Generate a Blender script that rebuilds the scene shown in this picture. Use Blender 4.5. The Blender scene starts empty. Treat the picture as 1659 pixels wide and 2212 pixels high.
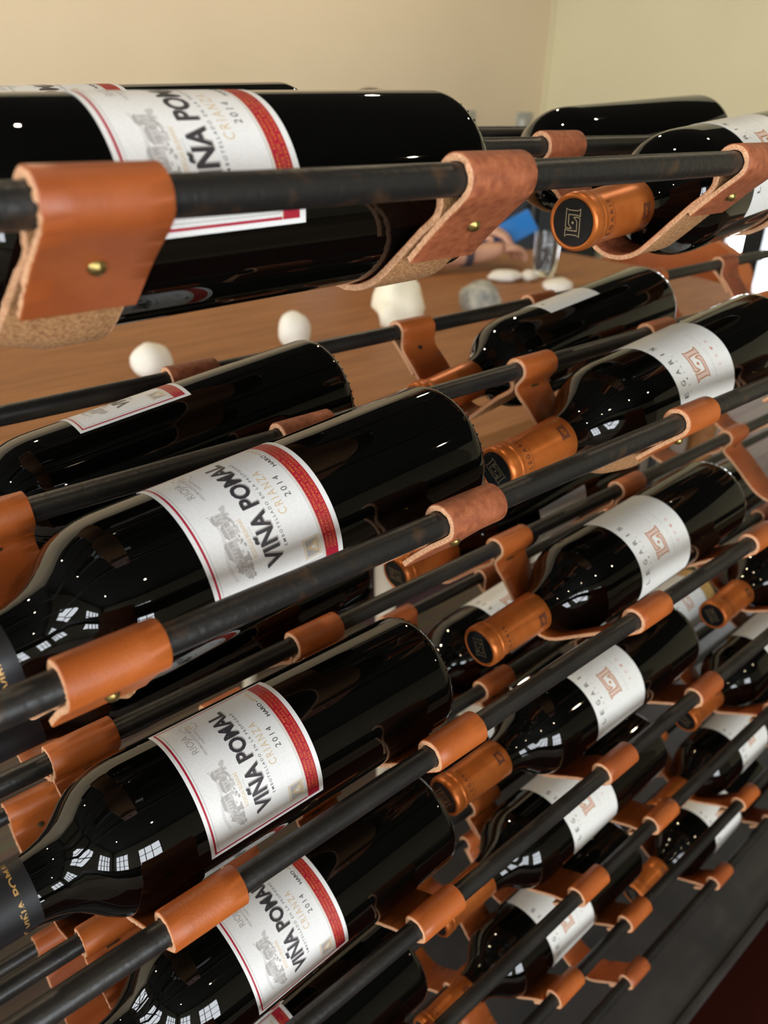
import bpy, bmesh, math, random
from mathutils import Vector, Matrix, noise
random.seed(7)
C = bpy.context.scene.collection
PI = math.pi
CAMZ = 1.2                       # lens height above the floor
D, BAY, LV, Z0 = 0.216, 0.12548, 0.14398, 0.0273   # front rod distance, bay depth, row spacing, first row below the lens
ROD_R = 0.006
RB = 0.0375                      # bottle radius
YF, YM, YB = D, D + BAY, D + 2 * BAY
def row_z(k): return CAMZ - Z0 - (k - 1) * LV

# ------------------------------------------------------------------ materials
def principled(name, col, rough=0.5, metal=0.0, **kw):
    m = bpy.data.materials.new(name); m.use_nodes = True
    b = m.node_tree.nodes['Principled BSDF']
    b.inputs['Base Color'].default_value = (*col, 1)
    b.inputs['Roughness'].default_value = rough
    b.inputs['Metallic'].default_value = metal
    for k, v in kw.items(): b.inputs[k.replace('_', ' ')].default_value = v
    return m
def noisy(name, c1, c2, rough=0.5, scale=60, detail=4, bump=0.0, bscale=None, metal=0.0, stretch=None, lo=0.35, hi=0.65, **kw):
    m = principled(name, c1, rough, metal, **kw)
    nt = m.node_tree; n, l = nt.nodes, nt.links; b = n['Principled BSDF']
    tc = n.new('ShaderNodeTexCoord'); src = tc.outputs['Object']
    if stretch:
        mp = n.new('ShaderNodeMapping'); mp.inputs['Scale'].default_value = stretch
        l.new(src, mp.inputs['Vector']); src = mp.outputs['Vector']
    t = n.new('ShaderNodeTexNoise'); t.inputs['Scale'].default_value = scale; t.inputs['Detail'].default_value = detail
    l.new(src, t.inputs['Vector'])
    r = n.new('ShaderNodeValToRGB')
    r.color_ramp.elements[0].position = lo; r.color_ramp.elements[1].position = hi
    r.color_ramp.elements[0].color = (*c1, 1); r.color_ramp.elements[1].color = (*c2, 1)
    l.new(t.outputs['Fac'], r.inputs['Fac']); l.new(r.outputs['Color'], b.inputs['Base Color'])
    if bump:
        t2 = n.new('ShaderNodeTexNoise'); t2.inputs['Scale'].default_value = bscale or scale * 4; t2.inputs['Detail'].default_value = 6
        l.new(src, t2.inputs['Vector'])
        bp = n.new('ShaderNodeBump'); bp.inputs['Strength'].default_value = bump; bp.inputs['Distance'].default_value = 0.001
        l.new(t2.outputs['Fac'], bp.inputs['Height']); l.new(bp.outputs['Normal'], b.inputs['Normal'])
    return m

M = {}
M['glass'] = principled('dark_bottle_glass', (0.0015, 0.0015, 0.0012), 0.02, IOR=1.5)
M['paper'] = noisy('label_paper', (0.76, 0.755, 0.735), (0.80, 0.795, 0.775), 0.55, 900, bump=0.12, bscale=1600)
M['satin_paper'] = noisy('satin_label_paper', (0.74, 0.735, 0.69), (0.78, 0.775, 0.73), 0.38, 500)
M['crimson'] = noisy('crimson_ink', (0.36, 0.006, 0.026), (0.41, 0.008, 0.030), 0.45, 900)
M['ink'] = principled('dark_grey_ink', (0.045, 0.04, 0.045), 0.4)
M['black_ink'] = principled('black_ink', (0.02, 0.02, 0.02), 0.5)
M['gold_ink'] = principled('gold_ink', (0.55, 0.32, 0.10), 0.4, 0.15)
M['pale_gold_ink'] = principled('pale_gold_ink', (0.66, 0.50, 0.30), 0.45)
M['bright_gold_ink'] = principled('bright_gold_ink', (0.60, 0.17, 0.035), 0.45)
M['grey_ink'] = principled('grey_ink', (0.42, 0.40, 0.38), 0.6)
M['pale_grey_ink'] = principled('pale_grey_ink', (0.56, 0.54, 0.52), 0.6)
M['red_ink'] = principled('pale_red_ink', (0.62, 0.30, 0.25), 0.6)
M['bronze_ink'] = principled('bronze_ink', (0.47, 0.17, 0.035), 0.4, 0.2)
M['pink_ink'] = principled('pale_pink_ink', (0.70, 0.52, 0.44), 0.4)
M['copper'] = noisy('copper_capsule', (0.50, 0.130, 0.022), (0.57, 0.165, 0.032), 0.36, 120, metal=0.55)
M['capsule_black'] = principled('matt_black_capsule', (0.012, 0.013, 0.015), 0.5)
M['disc'] = principled('black_capsule_disc', (0.008, 0.009, 0.009), 0.16)
M['emboss'] = principled('embossed_gold', (0.42, 0.34, 0.20), 0.3, 0.8)
M['capsule_ink'] = principled('brown_capsule_ink', (0.09, 0.022, 0.008), 0.5)
M['gold_band'] = noisy('gold_band', (0.52, 0.30, 0.09), (0.62, 0.38, 0.13), 0.4, 300, metal=0.3)
LEATHERS = []
for nm, a, b_ in (('orange_tan_leather', (0.36, 0.080, 0.012), (0.44, 0.108, 0.018)), ('red_brown_leather', (0.22, 0.042, 0.012), (0.28, 0.058, 0.018)),
                  ('saddle_leather', (0.29, 0.062, 0.012), (0.36, 0.086, 0.018)), ('worn_leather', (0.22, 0.052, 0.018), (0.42, 0.130, 0.050))):
    LEATHERS.append(noisy(nm, a, b_, 0.44, 55, bump=0.15, bscale=900, lo=0.3, hi=0.7) if nm != 'worn_leather' else noisy(nm, a, b_, 0.55, 260, 8, bump=0.35, bscale=1300, lo=0.30, hi=0.75))
M['suede'] = noisy('suede_flesh_side', (0.30, 0.12, 0.038), (0.60, 0.32, 0.13), 0.95, 750, 5, bump=1.0, bscale=1500)
M['cut_edge'] = noisy('cut_leather_edge', (0.58, 0.28, 0.13), (0.78, 0.44, 0.25), 0.85, 900, bump=0.5, bscale=1500)
M['brass'] = noisy('aged_brass', (0.30, 0.22, 0.07), (0.44, 0.33, 0.12), 0.33, 200, metal=0.95)
M['dark_brass'] = noisy('dark_brass', (0.10, 0.08, 0.04), (0.17, 0.13, 0.06), 0.45, 200, metal=0.8)
M['rod'] = noisy('black_steel_rod', (0.011, 0.0105, 0.010), (0.020, 0.0185, 0.016), 0.38, 30, bump=0.25, bscale=300, metal=0.1, Specular_IOR_Level=0.42)
M['rusty_rod'] = noisy('rust_flecked_steel_rod', (0.013, 0.0125, 0.0115), (0.085, 0.042, 0.018), 0.4, 85, 6, bump=0.35, bscale=300, metal=0.1, lo=0.57, hi=0.85, Specular_IOR_Level=0.42)
M['plinth'] = noisy('dark_steel_plinth', (0.030, 0.028, 0.026), (0.040, 0.037, 0.034), 0.5, 18, bump=0.1)
M['table'] = noisy('brown_table_wood', (0.25, 0.100, 0.032), (0.36, 0.155, 0.053), 0.5, 6, 6, stretch=(1.2, 14, 14), bump=0.05, Specular_IOR_Level=0.22)
M['pale_wood'] = noisy('pale_wood', (0.60, 0.50, 0.36), (0.68, 0.58, 0.43), 0.5, 10, stretch=(8, 8, 1))
M['seat_cloth'] = noisy('dark_maroon_cloth', (0.035, 0.012, 0.012), (0.05, 0.018, 0.016), 0.9, 300)
M['orange_leather'] = noisy('orange_chair_leather', (0.42, 0.115, 0.03), (0.48, 0.14, 0.04), 0.42, 20)
M['charcoal'] = noisy('charcoal_cabinet', (0.022, 0.026, 0.030), (0.029, 0.034, 0.039), 0.7, 12, Specular_IOR_Level=0.25)
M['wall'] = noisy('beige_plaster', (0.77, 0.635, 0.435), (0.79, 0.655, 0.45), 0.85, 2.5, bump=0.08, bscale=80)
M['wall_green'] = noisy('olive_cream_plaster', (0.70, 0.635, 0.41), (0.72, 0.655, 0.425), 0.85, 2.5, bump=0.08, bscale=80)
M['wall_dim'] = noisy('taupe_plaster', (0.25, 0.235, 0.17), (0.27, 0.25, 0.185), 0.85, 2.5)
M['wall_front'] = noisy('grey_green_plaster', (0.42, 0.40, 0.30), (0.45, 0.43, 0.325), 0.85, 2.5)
M['ceiling'] = noisy('dark_painted_ceiling', (0.022, 0.021, 0.019), (0.028, 0.026, 0.024), 0.9, 4)
M['black_frame'] = principled('black_window_frame', (0.012, 0.012, 0.012), 0.4)
M['trim'] = principled('grey_trim', (0.30, 0.28, 0.24), 0.6)
M['plastic'] = principled('white_plastic', (0.70, 0.70, 0.67), 0.35)
M['grey_plastic'] = principled('grey_plastic', (0.38, 0.38, 0.34), 0.4)
M['white_stone'] = noisy('white_stone', (0.78, 0.74, 0.64), (0.86, 0.83, 0.75), 0.6, 25, bump=0.3, bscale=60)
M['yellow_stone'] = noisy('cream_and_ochre_rock', (0.86, 0.80, 0.60), (0.72, 0.45, 0.15), 0.6, 9, bump=0.4, bscale=50, lo=0.50, hi=0.66)
def rock_mat():
    m = noisy('cream_and_ochre_rock', (0.88, 0.83, 0.66), (0.70, 0.40, 0.12), 0.6, 14, bump=0.4, bscale=50)
    n, l = m.node_tree.nodes, m.node_tree.links
    tc = n.new('ShaderNodeTexCoord'); sp = n.new('ShaderNodeSeparateXYZ'); l.new(tc.outputs['Object'], sp.inputs['Vector'])
    ns = next(x for x in n if x.type == 'TEX_NOISE' and x.outputs['Fac'].links and x.outputs['Fac'].links[0].to_node.type == 'VALTORGB'); rp = ns.outputs['Fac'].links[0].to_node
    ad = n.new('ShaderNodeMath'); ad.operation = 'MULTIPLY_ADD'; ad.inputs[1].default_value = 7.0; l.new(sp.outputs['X'], ad.inputs[0]); l.new(ns.outputs['Fac'], ad.inputs[2]); l.new(ad.outputs[0], rp.inputs['Fac'])
    rp.color_ramp.elements[0].position = .55; rp.color_ramp.elements[1].position = .85
    return m
M['yellow_stone'] = rock_mat()
M['grey_stone'] = noisy('speckled_grey_stone', (0.20, 0.22, 0.21), (0.52, 0.50, 0.42), 0.7, 30, bump=0.3, bscale=60)
M['skin'] = noisy('skin', (0.56, 0.30, 0.19), (0.60, 0.335, 0.22), 0.5, 14, Subsurface_Weight=0.1)
M['hair'] = noisy('dark_hair', (0.02, 0.012, 0.008), (0.05, 0.03, 0.018), 0.45, 40, stretch=(8, 8, 1))
M['shirt'] = noisy('white_shirt', (0.66, 0.65, 0.63), (0.72, 0.71, 0.69), 0.9, 60)
M['jeans'] = noisy('navy_trousers', (0.03, 0.035, 0.06), (0.045, 0.05, 0.08), 0.9, 90)
M['blue'] = principled('blue_phone_case', (0.01, 0.16, 0.50), 0.4)
M['screen'] = principled('phone_screen', (0.01, 0.01, 0.012), 0.1)
M['eye'] = principled('eye_white', (0.75, 0.73, 0.70), 0.2)
M['iris'] = principled('brown_iris', (0.03, 0.015, 0.008), 0.2)
M['lip'] = principled('lips', (0.42, 0.14, 0.11), 0.5)
M['watch'] = principled('watch_strap', (0.05, 0.045, 0.06), 0.5)
M['clear'] = principled('clear_glass', (1, 1, 1), 0.02, Transmission_Weight=1.0, IOR=1.45)
M['lamp_metal'] = principled('lamp_metal', (0.05, 0.045, 0.04), 0.4, 0.7)
def emitter(name, col, s):
    m = bpy.data.materials.new(name); m.use_nodes = True
    b = m.node_tree.nodes['Principled BSDF']
    b.inputs['Base Color'].default_value = (*col, 1)
    b.inputs['Emission Color'].default_value = (*col, 1); b.inputs['Emission Strength'].default_value = s
    return m
M['bulb'] = emitter('warm_bulb', (1.0, 0.66, 0.28), 30)
M['mat'] = noisy('shaded_floor_maroon', (0.035, 0.007, 0.004), (0.05, 0.010, 0.006), 0.95, 250, bump=.5, Specular_IOR_Level=0.05)  # darkness of the shaded floor put into this colour
def floor_cover():
    m = principled('worn_floor_planks', (0.2, 0.15, 0.1), 0.75, Specular_IOR_Level=0.2)
    n, l = m.node_tree.nodes, m.node_tree.links; b = n['Principled BSDF']
    tc = n.new('ShaderNodeTexCoord')
    br = n.new('ShaderNodeTexBrick'); br.offset = 0.37
    br.inputs['Scale'].default_value = 1.0; br.inputs['Brick Width'].default_value = 1.5; br.inputs['Row Height'].default_value = 0.14
    br.inputs['Mortar Size'].default_value = 0.003
    br.inputs['Color1'].default_value = (0.27, 0.20, 0.135, 1); br.inputs['Color2'].default_value = (0.18, 0.125, 0.085, 1); br.inputs['Mortar'].default_value = (0.05, 0.035, 0.025, 1)
    l.new(tc.outputs['Object'], br.inputs['Vector'])
    mp = n.new('ShaderNodeMapping'); mp.inputs['Scale'].default_value = (1.5, 22, 1); l.new(tc.outputs['Object'], mp.inputs['Vector'])
    ns = n.new('ShaderNodeTexNoise'); ns.inputs['Scale'].default_value = 3; ns.inputs['Detail'].default_value = 6; l.new(mp.outputs['Vector'], ns.inputs['Vector'])
    mx = n.new('ShaderNodeMix'); mx.data_type = 'RGBA'; mx.blend_type = 'MULTIPLY'; mx.inputs['Factor'].default_value = 0.6
    l.new(br.outputs['Color'], mx.inputs['A']); l.new(ns.outputs['Color'], mx.inputs['B']); l.new(mx.outputs['Result'], b.inputs['Base Color'])
    return m
M['floor'] = floor_cover()

# ------------------------------------------------------------------ mesh helpers
def link(o, parent=None):
    C.objects.link(o)
    if parent: o.parent = parent
    return o
def obj(name, bm, mats, parent=None, smooth=True, angle=None):
    me = bpy.data.meshes.new(name); bm.normal_update(); bm.to_mesh(me); bm.free()
    for m in (mats if isinstance(mats, (list, tuple)) else [mats]): me.materials.append(m)
    if smooth:
        me.polygons.foreach_set('use_smooth', [True] * len(me.polygons))
        if angle is not None and hasattr(me, 'set_sharp_from_angle'): me.set_sharp_from_angle(angle=math.radians(angle))
    return link(bpy.data.objects.new(name, me), parent)
def tag(o, label=None, cat=None, group=None, kind=None):
    if label: o['label'] = label
    if cat: o['category'] = cat
    if group: o['group'] = group
    if kind: o['kind'] = kind
    return o
def thing(name, label, cat, mat=None, group=None):
    o = bpy.data.objects.new(name, None); o.empty_display_size = 0.02
    if mat is not None: o.matrix_world = mat
    return link(tag(o, label, cat, group))
def share(name, me, parent): return link(bpy.data.objects.new(name, me), parent)
def box(bm, c, s, bev=0.0, mi=0):
    r = bmesh.ops.create_cube(bm, size=1, matrix=Matrix.Translation(c) @ Matrix.Diagonal((*s, 1)))
    fs = {f for v in r['verts'] for f in v.link_faces}
    for f in fs: f.material_index = mi
    if bev:
        es = list({e for v in r['verts'] for e in v.link_edges})
        bmesh.ops.bevel(bm, geom=es, offset=bev, segments=2, affect='EDGES', profile=0.5)
def cyl(bm, a, b, r1, r2=None, seg=24, mi=0, cap=True):
    a, b = Vector(a), Vector(b); d = b - a
    m = Matrix.Translation((a + b) / 2) @ d.to_track_quat('Z', 'Y').to_matrix().to_4x4()
    r = bmesh.ops.create_cone(bm, cap_ends=cap, segments=seg, radius1=r1, radius2=r1 if r2 is None else r2, depth=d.length, matrix=m)
    for f in {f for v in r['verts'] for f in v.link_faces}: f.material_index = mi
def lathe(bm, prof, seg=64, mi=0, axis_caps=True):
    rings = []
    for r, z in prof:
        if r < 1e-6: rings.append([bm.verts.new((0, 0, z))])
        else: rings.append([bm.verts.new((r * math.cos(2 * PI * i / seg), r * math.sin(2 * PI * i / seg), z)) for i in range(seg)])
    for A, B in zip(rings, rings[1:]):
        for i in range(seg):
            j = (i + 1) % seg
            if len(A) == 1 and len(B) == 1: continue
            if len(A) == 1: f = bm.faces.new((A[0], B[j], B[i]))
            elif len(B) == 1: f = bm.faces.new((A[i], A[j], B[0]))
            else: f = bm.faces.new((A[i], A[j], B[j], B[i]))
            f.material_index = mi
def tube(bm, pts, r, seg=12, mi=0):
    pts = [Vector(p) for p in pts]; rings = []
    for i, p in enumerate(pts):
        t = (pts[min(i + 1, len(pts) - 1)] - pts[max(i - 1, 0)]).normalized()
        q = t.to_track_quat('Z', 'Y'); rr = r[i] if isinstance(r, (list, tuple)) else r
        rings.append([bm.verts.new(p + q @ Vector((rr * math.cos(2 * PI * k / seg), rr * math.sin(2 * PI * k / seg), 0))) for k in range(seg)])
    for A, B in zip(rings, rings[1:]):
        for k in range(seg): bm.faces.new((A[k], A[(k + 1) % seg], B[(k + 1) % seg], B[k])).material_index = mi
    bm.faces.new(rings[0][::-1]).material_index = mi; bm.faces.new(rings[-1]).material_index = mi
def catmull(P, step, counts=None):
    P = [Vector(p) for p in P]; out = []
    Q = [P[0] * 2 - P[1]] + P + [P[-1] * 2 - P[-2]]
    for i in range(1, len(Q) - 2):
        p0, p1, p2, p3 = Q[i - 1:i + 3]
        t0 = 0.0; t1 = t0 + max((p1 - p0).length, 1e-6) ** 0.5; t2 = t1 + max((p2 - p1).length, 1e-6) ** 0.5; t3 = t2 + max((p3 - p2).length, 1e-6) ** 0.5
        n = counts[i - 1] if counts else max(1, int(round((p2 - p1).length / step)))
        for k in range(n):
            t = t1 + (t2 - t1) * k / n
            a1 = p0 * ((t1 - t) / (t1 - t0)) + p1 * ((t - t0) / (t1 - t0)); a2 = p1 * ((t2 - t) / (t2 - t1)) + p2 * ((t - t1) / (t2 - t1)); a3 = p2 * ((t3 - t) / (t3 - t2)) + p3 * ((t - t2) / (t3 - t2))
            b1 = a1 * ((t2 - t) / (t2 - t0)) + a2 * ((t - t0) / (t2 - t0)); b2 = a2 * ((t3 - t) / (t3 - t1)) + a3 * ((t - t1) / (t3 - t1))
            out.append(b1 * ((t2 - t) / (t2 - t1)) + b2 * ((t - t1) / (t2 - t1)))
    out.append(P[-1]); return out

# ------------------------------------------------------------------ printed lettering wrapped on a cylinder (units: mm)
def text2d(s, bold=0.0, space=1.0):
    cu = bpy.data.curves.new('lettering', 'FONT'); cu.body = s; cu.size = 1.0; cu.offset = bold; cu.space_character = space; cu.resolution_u = 3
    o = bpy.data.objects.new('lettering', cu); C.objects.link(o)
    dg = bpy.context.evaluated_depsgraph_get(); ev = o.evaluated_get(dg); me = ev.to_mesh()
    V = [(v.co.x, v.co.y) for v in me.vertices]; F = [tuple(p.vertices) for p in me.polygons]
    ev.to_mesh_clear(); bpy.data.objects.remove(o); bpy.data.curves.remove(cu)
    return V, F
CAP = 0.70                                                   # cap height of the built-in face at size 1
def put(bm, V, F, mi, R, lift, flat=False):
    """wrap flat drawing V (x along the circumference, y along the axis, mm) on radius R (mm)"""
    t = bmesh.new(); vs = [t.verts.new((x, y, 0)) for x, y in V]
    for f in F:
        try: t.faces.new([vs[i] for i in f])
        except ValueError: pass
    if not flat:
        xs = [x for x, _ in V]; x0, x1 = min(xs), max(xs); st = 1.6; k = math.ceil(x0 / st) * st
        while k < x1:
            bmesh.ops.bisect_plane(t, geom=t.verts[:] + t.edges[:] + t.faces[:], plane_co=(k, 0, 0), plane_no=(1, 0, 0)); k += st
    t.verts.index_update(); r = R + lift; mp = {}
    for v in t.verts:
        if flat: mp[v] = bm.verts.new((v.co.x / 1000, v.co.y / 1000, lift / 1000))
        else:
            a = v.co.x / R; mp[v] = bm.verts.new((r * math.cos(a) / 1000, r * math.sin(a) / 1000, v.co.y / 1000))
    for f in t.faces: bm.faces.new([mp[v] for v in f.verts]).material_index = mi
    t.free()
def letter(bm, s, x0, x1, y, h, mi, R, lift, bold=0.0, space=1.0, flat=False):
    V, F = text2d(s, bold, space); a = min(v[0] for v in V); b = max(v[0] for v in V); sx = (x1 - x0) / (b - a); sy = h / CAP
    put(bm, [((vx - a) * sx + x0, vy * sy + y) for vx, vy in V], F, mi, R, lift, flat)
def rect(bm, x0, y0, x1, y1, mi, R, lift): put(bm, [(x0, y0), (x1, y0), (x1, y1), (x0, y1)], [(0, 1, 2, 3)], mi, R, lift)
def frame(bm, x0, y0, x1, y1, w, mi, R, lift, sides='lrtb'):
    if 'l' in sides: rect(bm, x0, y0, x0 + w, y1, mi, R, lift)
    if 'r' in sides: rect(bm, x1 - w, y0, x1, y1, mi, R, lift)
    if 't' in sides: rect(bm, x0, y1 - w, x1, y1, mi, R, lift)
    if 'b' in sides: rect(bm, x0, y0, x1, y0 + w, mi, R, lift)
def blob(bm, x, y, rx, ry, mi, R, lift, n=14, j=0.18):
    V = [(x + rx * math.cos(2 * PI * i / n) * random.uniform(1 - j, 1 + j), y + ry * math.sin(2 * PI * i / n) * random.uniform(1 - j, 1 + j)) for i in range(n)]
    put(bm, V, [tuple(range(n))], mi, R, lift)
def ring(bm, x, y, r, w, mi, R, lift, n=28, gap=0):
    V = []; F = []
    for i in range(n):
        a = 2 * PI * i / n; V += [(x + r * math.cos(a), y + r * math.sin(a)), (x + (r - w) * math.cos(a), y + (r - w) * math.sin(a))]
    for i in range(n):
        if gap and i % gap == 0: continue
        j = (i + 1) % n; F.append((2 * i, 2 * j, 2 * j + 1, 2 * i + 1))
    put(bm, V, F, mi, R, lift)
def emblem(grow=0.0):
    """two interlocked serifed L shapes, point symmetric, about 22 x 15"""
    g = grow
    stem = [(-11.6 - g, -7.3 - g), (-6.2 + g, -7.3 - g), (4.0 + g * .6, -7.3 - g), (4.9 + g, -6.3), (5.2 + g, -3.6), (4.6 + g, -0.9 + g * 1.5), (3.6 - g, -1.6), (2.6 - g * .4, -3.3 + g), (0.8, -4.3 + g), (-6.6 + g, -4.4 + g),
            (-6.8 + g, 4.6), (-6.1 + g, 6.6 + g * .4), (-5.9 + g, 7.3 + g), (-12.2 - g, 7.3 + g), (-11.9 - g, 6.6), (-10.6 - g, 4.8), (-10.4 - g, -4.6)]
    return stem, [(-x, -y) for x, y in stem]
def put_emblem(bm, cx, cy, sc, mo, mi_, R, lift, flat=False, grow=0.35):
    for st in emblem(grow): put(bm, [(cx + x * sc, cy + y * sc) for x, y in st], [tuple(range(len(st)))], mo, R, lift, flat)
    if mi_ is not None:
        for st in emblem(-0.55): put(bm, [(cx + x * sc, cy + y * sc) for x, y in st], [tuple(range(len(st)))], mi_, R, lift + 0.03, flat)
    V = [(cx + 1.25 * sc * math.cos(2 * PI * i / 12), cy + 1.25 * sc * math.sin(2 * PI * i / 12)) for i in range(12)]
    put(bm, V, [tuple(range(12))], mo, R, lift, flat)
def paper(bm, x0, x1, y0, y1, R, th=0.14):
    n = 60; rows = []
    for j, (y, r) in enumerate(((y0, R), (y0, R + th), (y1, R + th), (y1, R))):
        rows.append([bm.verts.new((r * math.cos((x0 + (x1 - x0) * i / n) / R) / 1000, r * math.sin((x0 + (x1 - x0) * i / n) / R) / 1000, y / 1000)) for i in range(n + 1)])
    for A, B in zip(rows, rows[1:]):
        for i in range(n): bm.faces.new((A[i], A[i + 1], B[i + 1], B[i]))
    for i in (0, n):
        q = [rows[j][i] for j in range(4)]; bm.faces.new(q if i == n else q[::-1])

RL = 37.6
def banded_label():
    bm = bmesh.new(); R = RL; X = 40.5; Y0, Y1 = 100, 166
    paper(bm, -X, X, Y0, Y1, R)
    L = 0.17
    rect(bm, -38.7, 102.6, 38.7, 109.6, 1, R, L)                                   # crimson band
    frame(bm, -38.7, 109.6, 38.7, 164.2, 1.0, 1, R, L, 'lrt')
    frame(bm, -36.6, 110.7, 36.6, 162.2, 0.25, 7, R, L, 'lrtb')
    rect(bm, -38.7, 109.75, 38.7, 110.15, 4, R, L + .02)
    letter(bm, 'VIÑA POMAL', -29.6, 29.9, 130.8, 8.2, 7, R, L, bold=0.040)
    letter(bm, 'VIÑA POMAL', -30.0, 29.4, 131.3, 8.0, 2, R, L + .03, bold=0.030)
    letter(bm, 'EMBOTELLADO EN LA PROPIEDAD', -24, 24, 127.4, 1.45, 2, R, L, space=1.5, bold=.004)
    letter(bm, 'CRIANZA', -11.3, 12.4, 121.2, 4.2, 4, R, L, space=1.35)
    letter(bm, '2014', -5.2, 6.0, 115.6, 3.1, 2, R, L, space=1.4)
    letter(bm, 'HARO - ', 11.2, 23.6, 112.0, 2.1, 3, R, L, bold=0.02)
    letter(bm, 'ESPAÑA', 24.0, 34.6, 112.0, 2.0, 4, R, L, bold=0.02)
    for i, (s, a, b) in enumerate((('VIÑA POMAL ENCARNA LA MEJOR TRADICIÓN', -34.5, 30), ('CIEN AÑOS DE VINOS DE GRAN CALIDAD Y', -34.5, 28), ('PROCEDENTES DE NUESTROS VIÑEDOS SITUADOS', -34.5, 34))):
        letter(bm, s, a, b, 107.5 - i * 2.05, 1.25, 5, R, L + .04, bold=.006)
    # square stamp with a triangle
    frame(bm, -34.6, 111.8, -25.4, 120.2, 0.45, 4, R, L)
    for i in range(10):
        rect(bm, -35.0 + i * 1.02, 111.3, -34.5 + i * 1.02, 111.7, 4, R, L); rect(bm, -35.0 + i * 1.02, 120.3, -34.5 + i * 1.02, 120.7, 4, R, L)
    put(bm, [(-33.8, 112.6), (-26.2, 112.6), (-26.2, 119.4), (-33.8, 119.4)], [(0, 1, 2, 3)], 6, R, L + .01)
    put(bm, [(-33.6, 112.8), (-26.4, 112.8), (-30, 119.2)], [(0, 1, 2)], 4, R, L + .03)
    put(bm, [(-31.9, 113.9), (-28.1, 113.9), (-30, 117.0)], [(0, 1, 2)], 0, R, L + .05)
    letter(bm, 'RIOJA', -31.6, -28.4, 114.2, 0.9, 4, R, L + .07, bold=.02)
    # landscape engraving
    for i in range(34): blob(bm, random.uniform(-31, 3), random.uniform(145.5, 148.0) + 0.12 * 0, random.uniform(.6, 1.5), random.uniform(.4, .9), random.choice((6, 8)), R, L, 9, .35)
    for x, y, w, h in ((-27, 147.5, 6, 3.4), (-20.5, 148.5, 8, 4.6), (-12, 147.6, 7, 3.2), (-5, 148.2, 5, 4.4)):
        rect(bm, x, y, x + w, y + h, 8, R, L); put(bm, [(x - .5, y + h), (x + w + .5, y + h), (x + w - 1.4, y + h + 1.6), (x + 1.4, y + h + 1.6)], [(0, 1, 2, 3)], 6, R, L + .01)
        for k in range(int(w / 1.6)): rect(bm, x + .5 + k * 1.6, y + h * .35, x + 1.2 + k * 1.6, y + h * .75, 6, R, L + .02)
    for i in range(24): blob(bm, random.uniform(-31, 3), random.uniform(147, 152), random.uniform(.7, 1.7), random.uniform(.8, 1.9), random.choice((6, 8)), R, L + .015, 10, .3)
    for i in range(30): rect(bm, -29 + i, 153.6 + 1.5 * math.sin(i * .22), -28.5 + i, 155.0 + 1.5 * math.sin(i * .22), 8, R, L)
    letter(bm, 'BODEGAS BILBAINAS', -23, -5.5, 142.4, 1.9, 4, R, L, bold=.01)
    letter(bm, 'HARO ESPAÑA', -17, -10, 140.7, 0.9, 8, R, L)
    letter(bm, 'RIOJA', 11.8, 24.6, 152.6, 3.6, 6, R, L)
    letter(bm, 'DENOMINACIÓN DE ORIGEN', 8.6, 29.4, 150.0, 1.2, 6, R, L, bold=.008)
    letter(bm, 'CALIFICADA', 14.5, 24.5, 147.8, 1.2, 6, R, L, bold=.008)
    ring(bm, 29.6, 149.0, 4.6, 0.7, 8, R, L, 30, 3); letter(bm, '10', 27.6, 31.6, 147.6, 3.0, 4, R, L, bold=.01)
    return bm, [M['paper'], M['crimson'], M['ink'], M['black_ink'], M['pale_gold_ink'], M['bright_gold_ink'], M['grey_ink'], M['grey_ink'], M['pale_grey_ink']]
def plain_label(band=False):
    bm = bmesh.new(); R = RL; L = 0.17
    paper(bm, -40.5, 56, 93, 159, R)
    for ch, x in zip('LEGARIS', (-26.2, -17.6, -9.0, -0.6, 8.2, 17.2, 23.8)):
        letter(bm, ch, x, x + (0.9 if ch == 'I' else 3.7), 149.6, 4.5, 1, R, L, bold=.012)
    for i, ch in enumerate('CRIANZA'): letter(bm, ch, -15 + i * 4.6, -13.9 + i * 4.6, 145.6, 1.5, 1, R, L)
    put_emblem(bm, 0.5, 129.0, 1.0, 2, 3, R, L)
    letter(bm, 'RIBERA DEL DUERO', -14, 25, 113.6, 1.7, 4, R, L, space=1.3)
    for i, ch in enumerate('2015'): letter(bm, ch, -8 + i * 6.4, -5.6 + i * 6.4, 106.0, 2.6, 5, R, L)
    for i in range(9):
        y = 143 - i * 2.5; x = 13.5
        while x < 31 - (i % 3) * 2:
            w = random.uniform(1, 3.2); rect(bm, x, y, x + w, y + .28, 4, R, L); x += w + .7
    mats = [M['satin_paper'], M['ink'], M['bronze_ink'], M['pink_ink'], M['pale_grey_ink'], M['red_ink']]
    if band:
        rect(bm, -40.5, 72, 56, 92.2, 6, R, 0.06); mats.append(M['gold_band'])
        for i in range(5): rect(bm, 6 + i * 5, 77 + i, 10 + i * 5, 79 + i, 0, R, 0.1)
    return bm, mats

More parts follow.
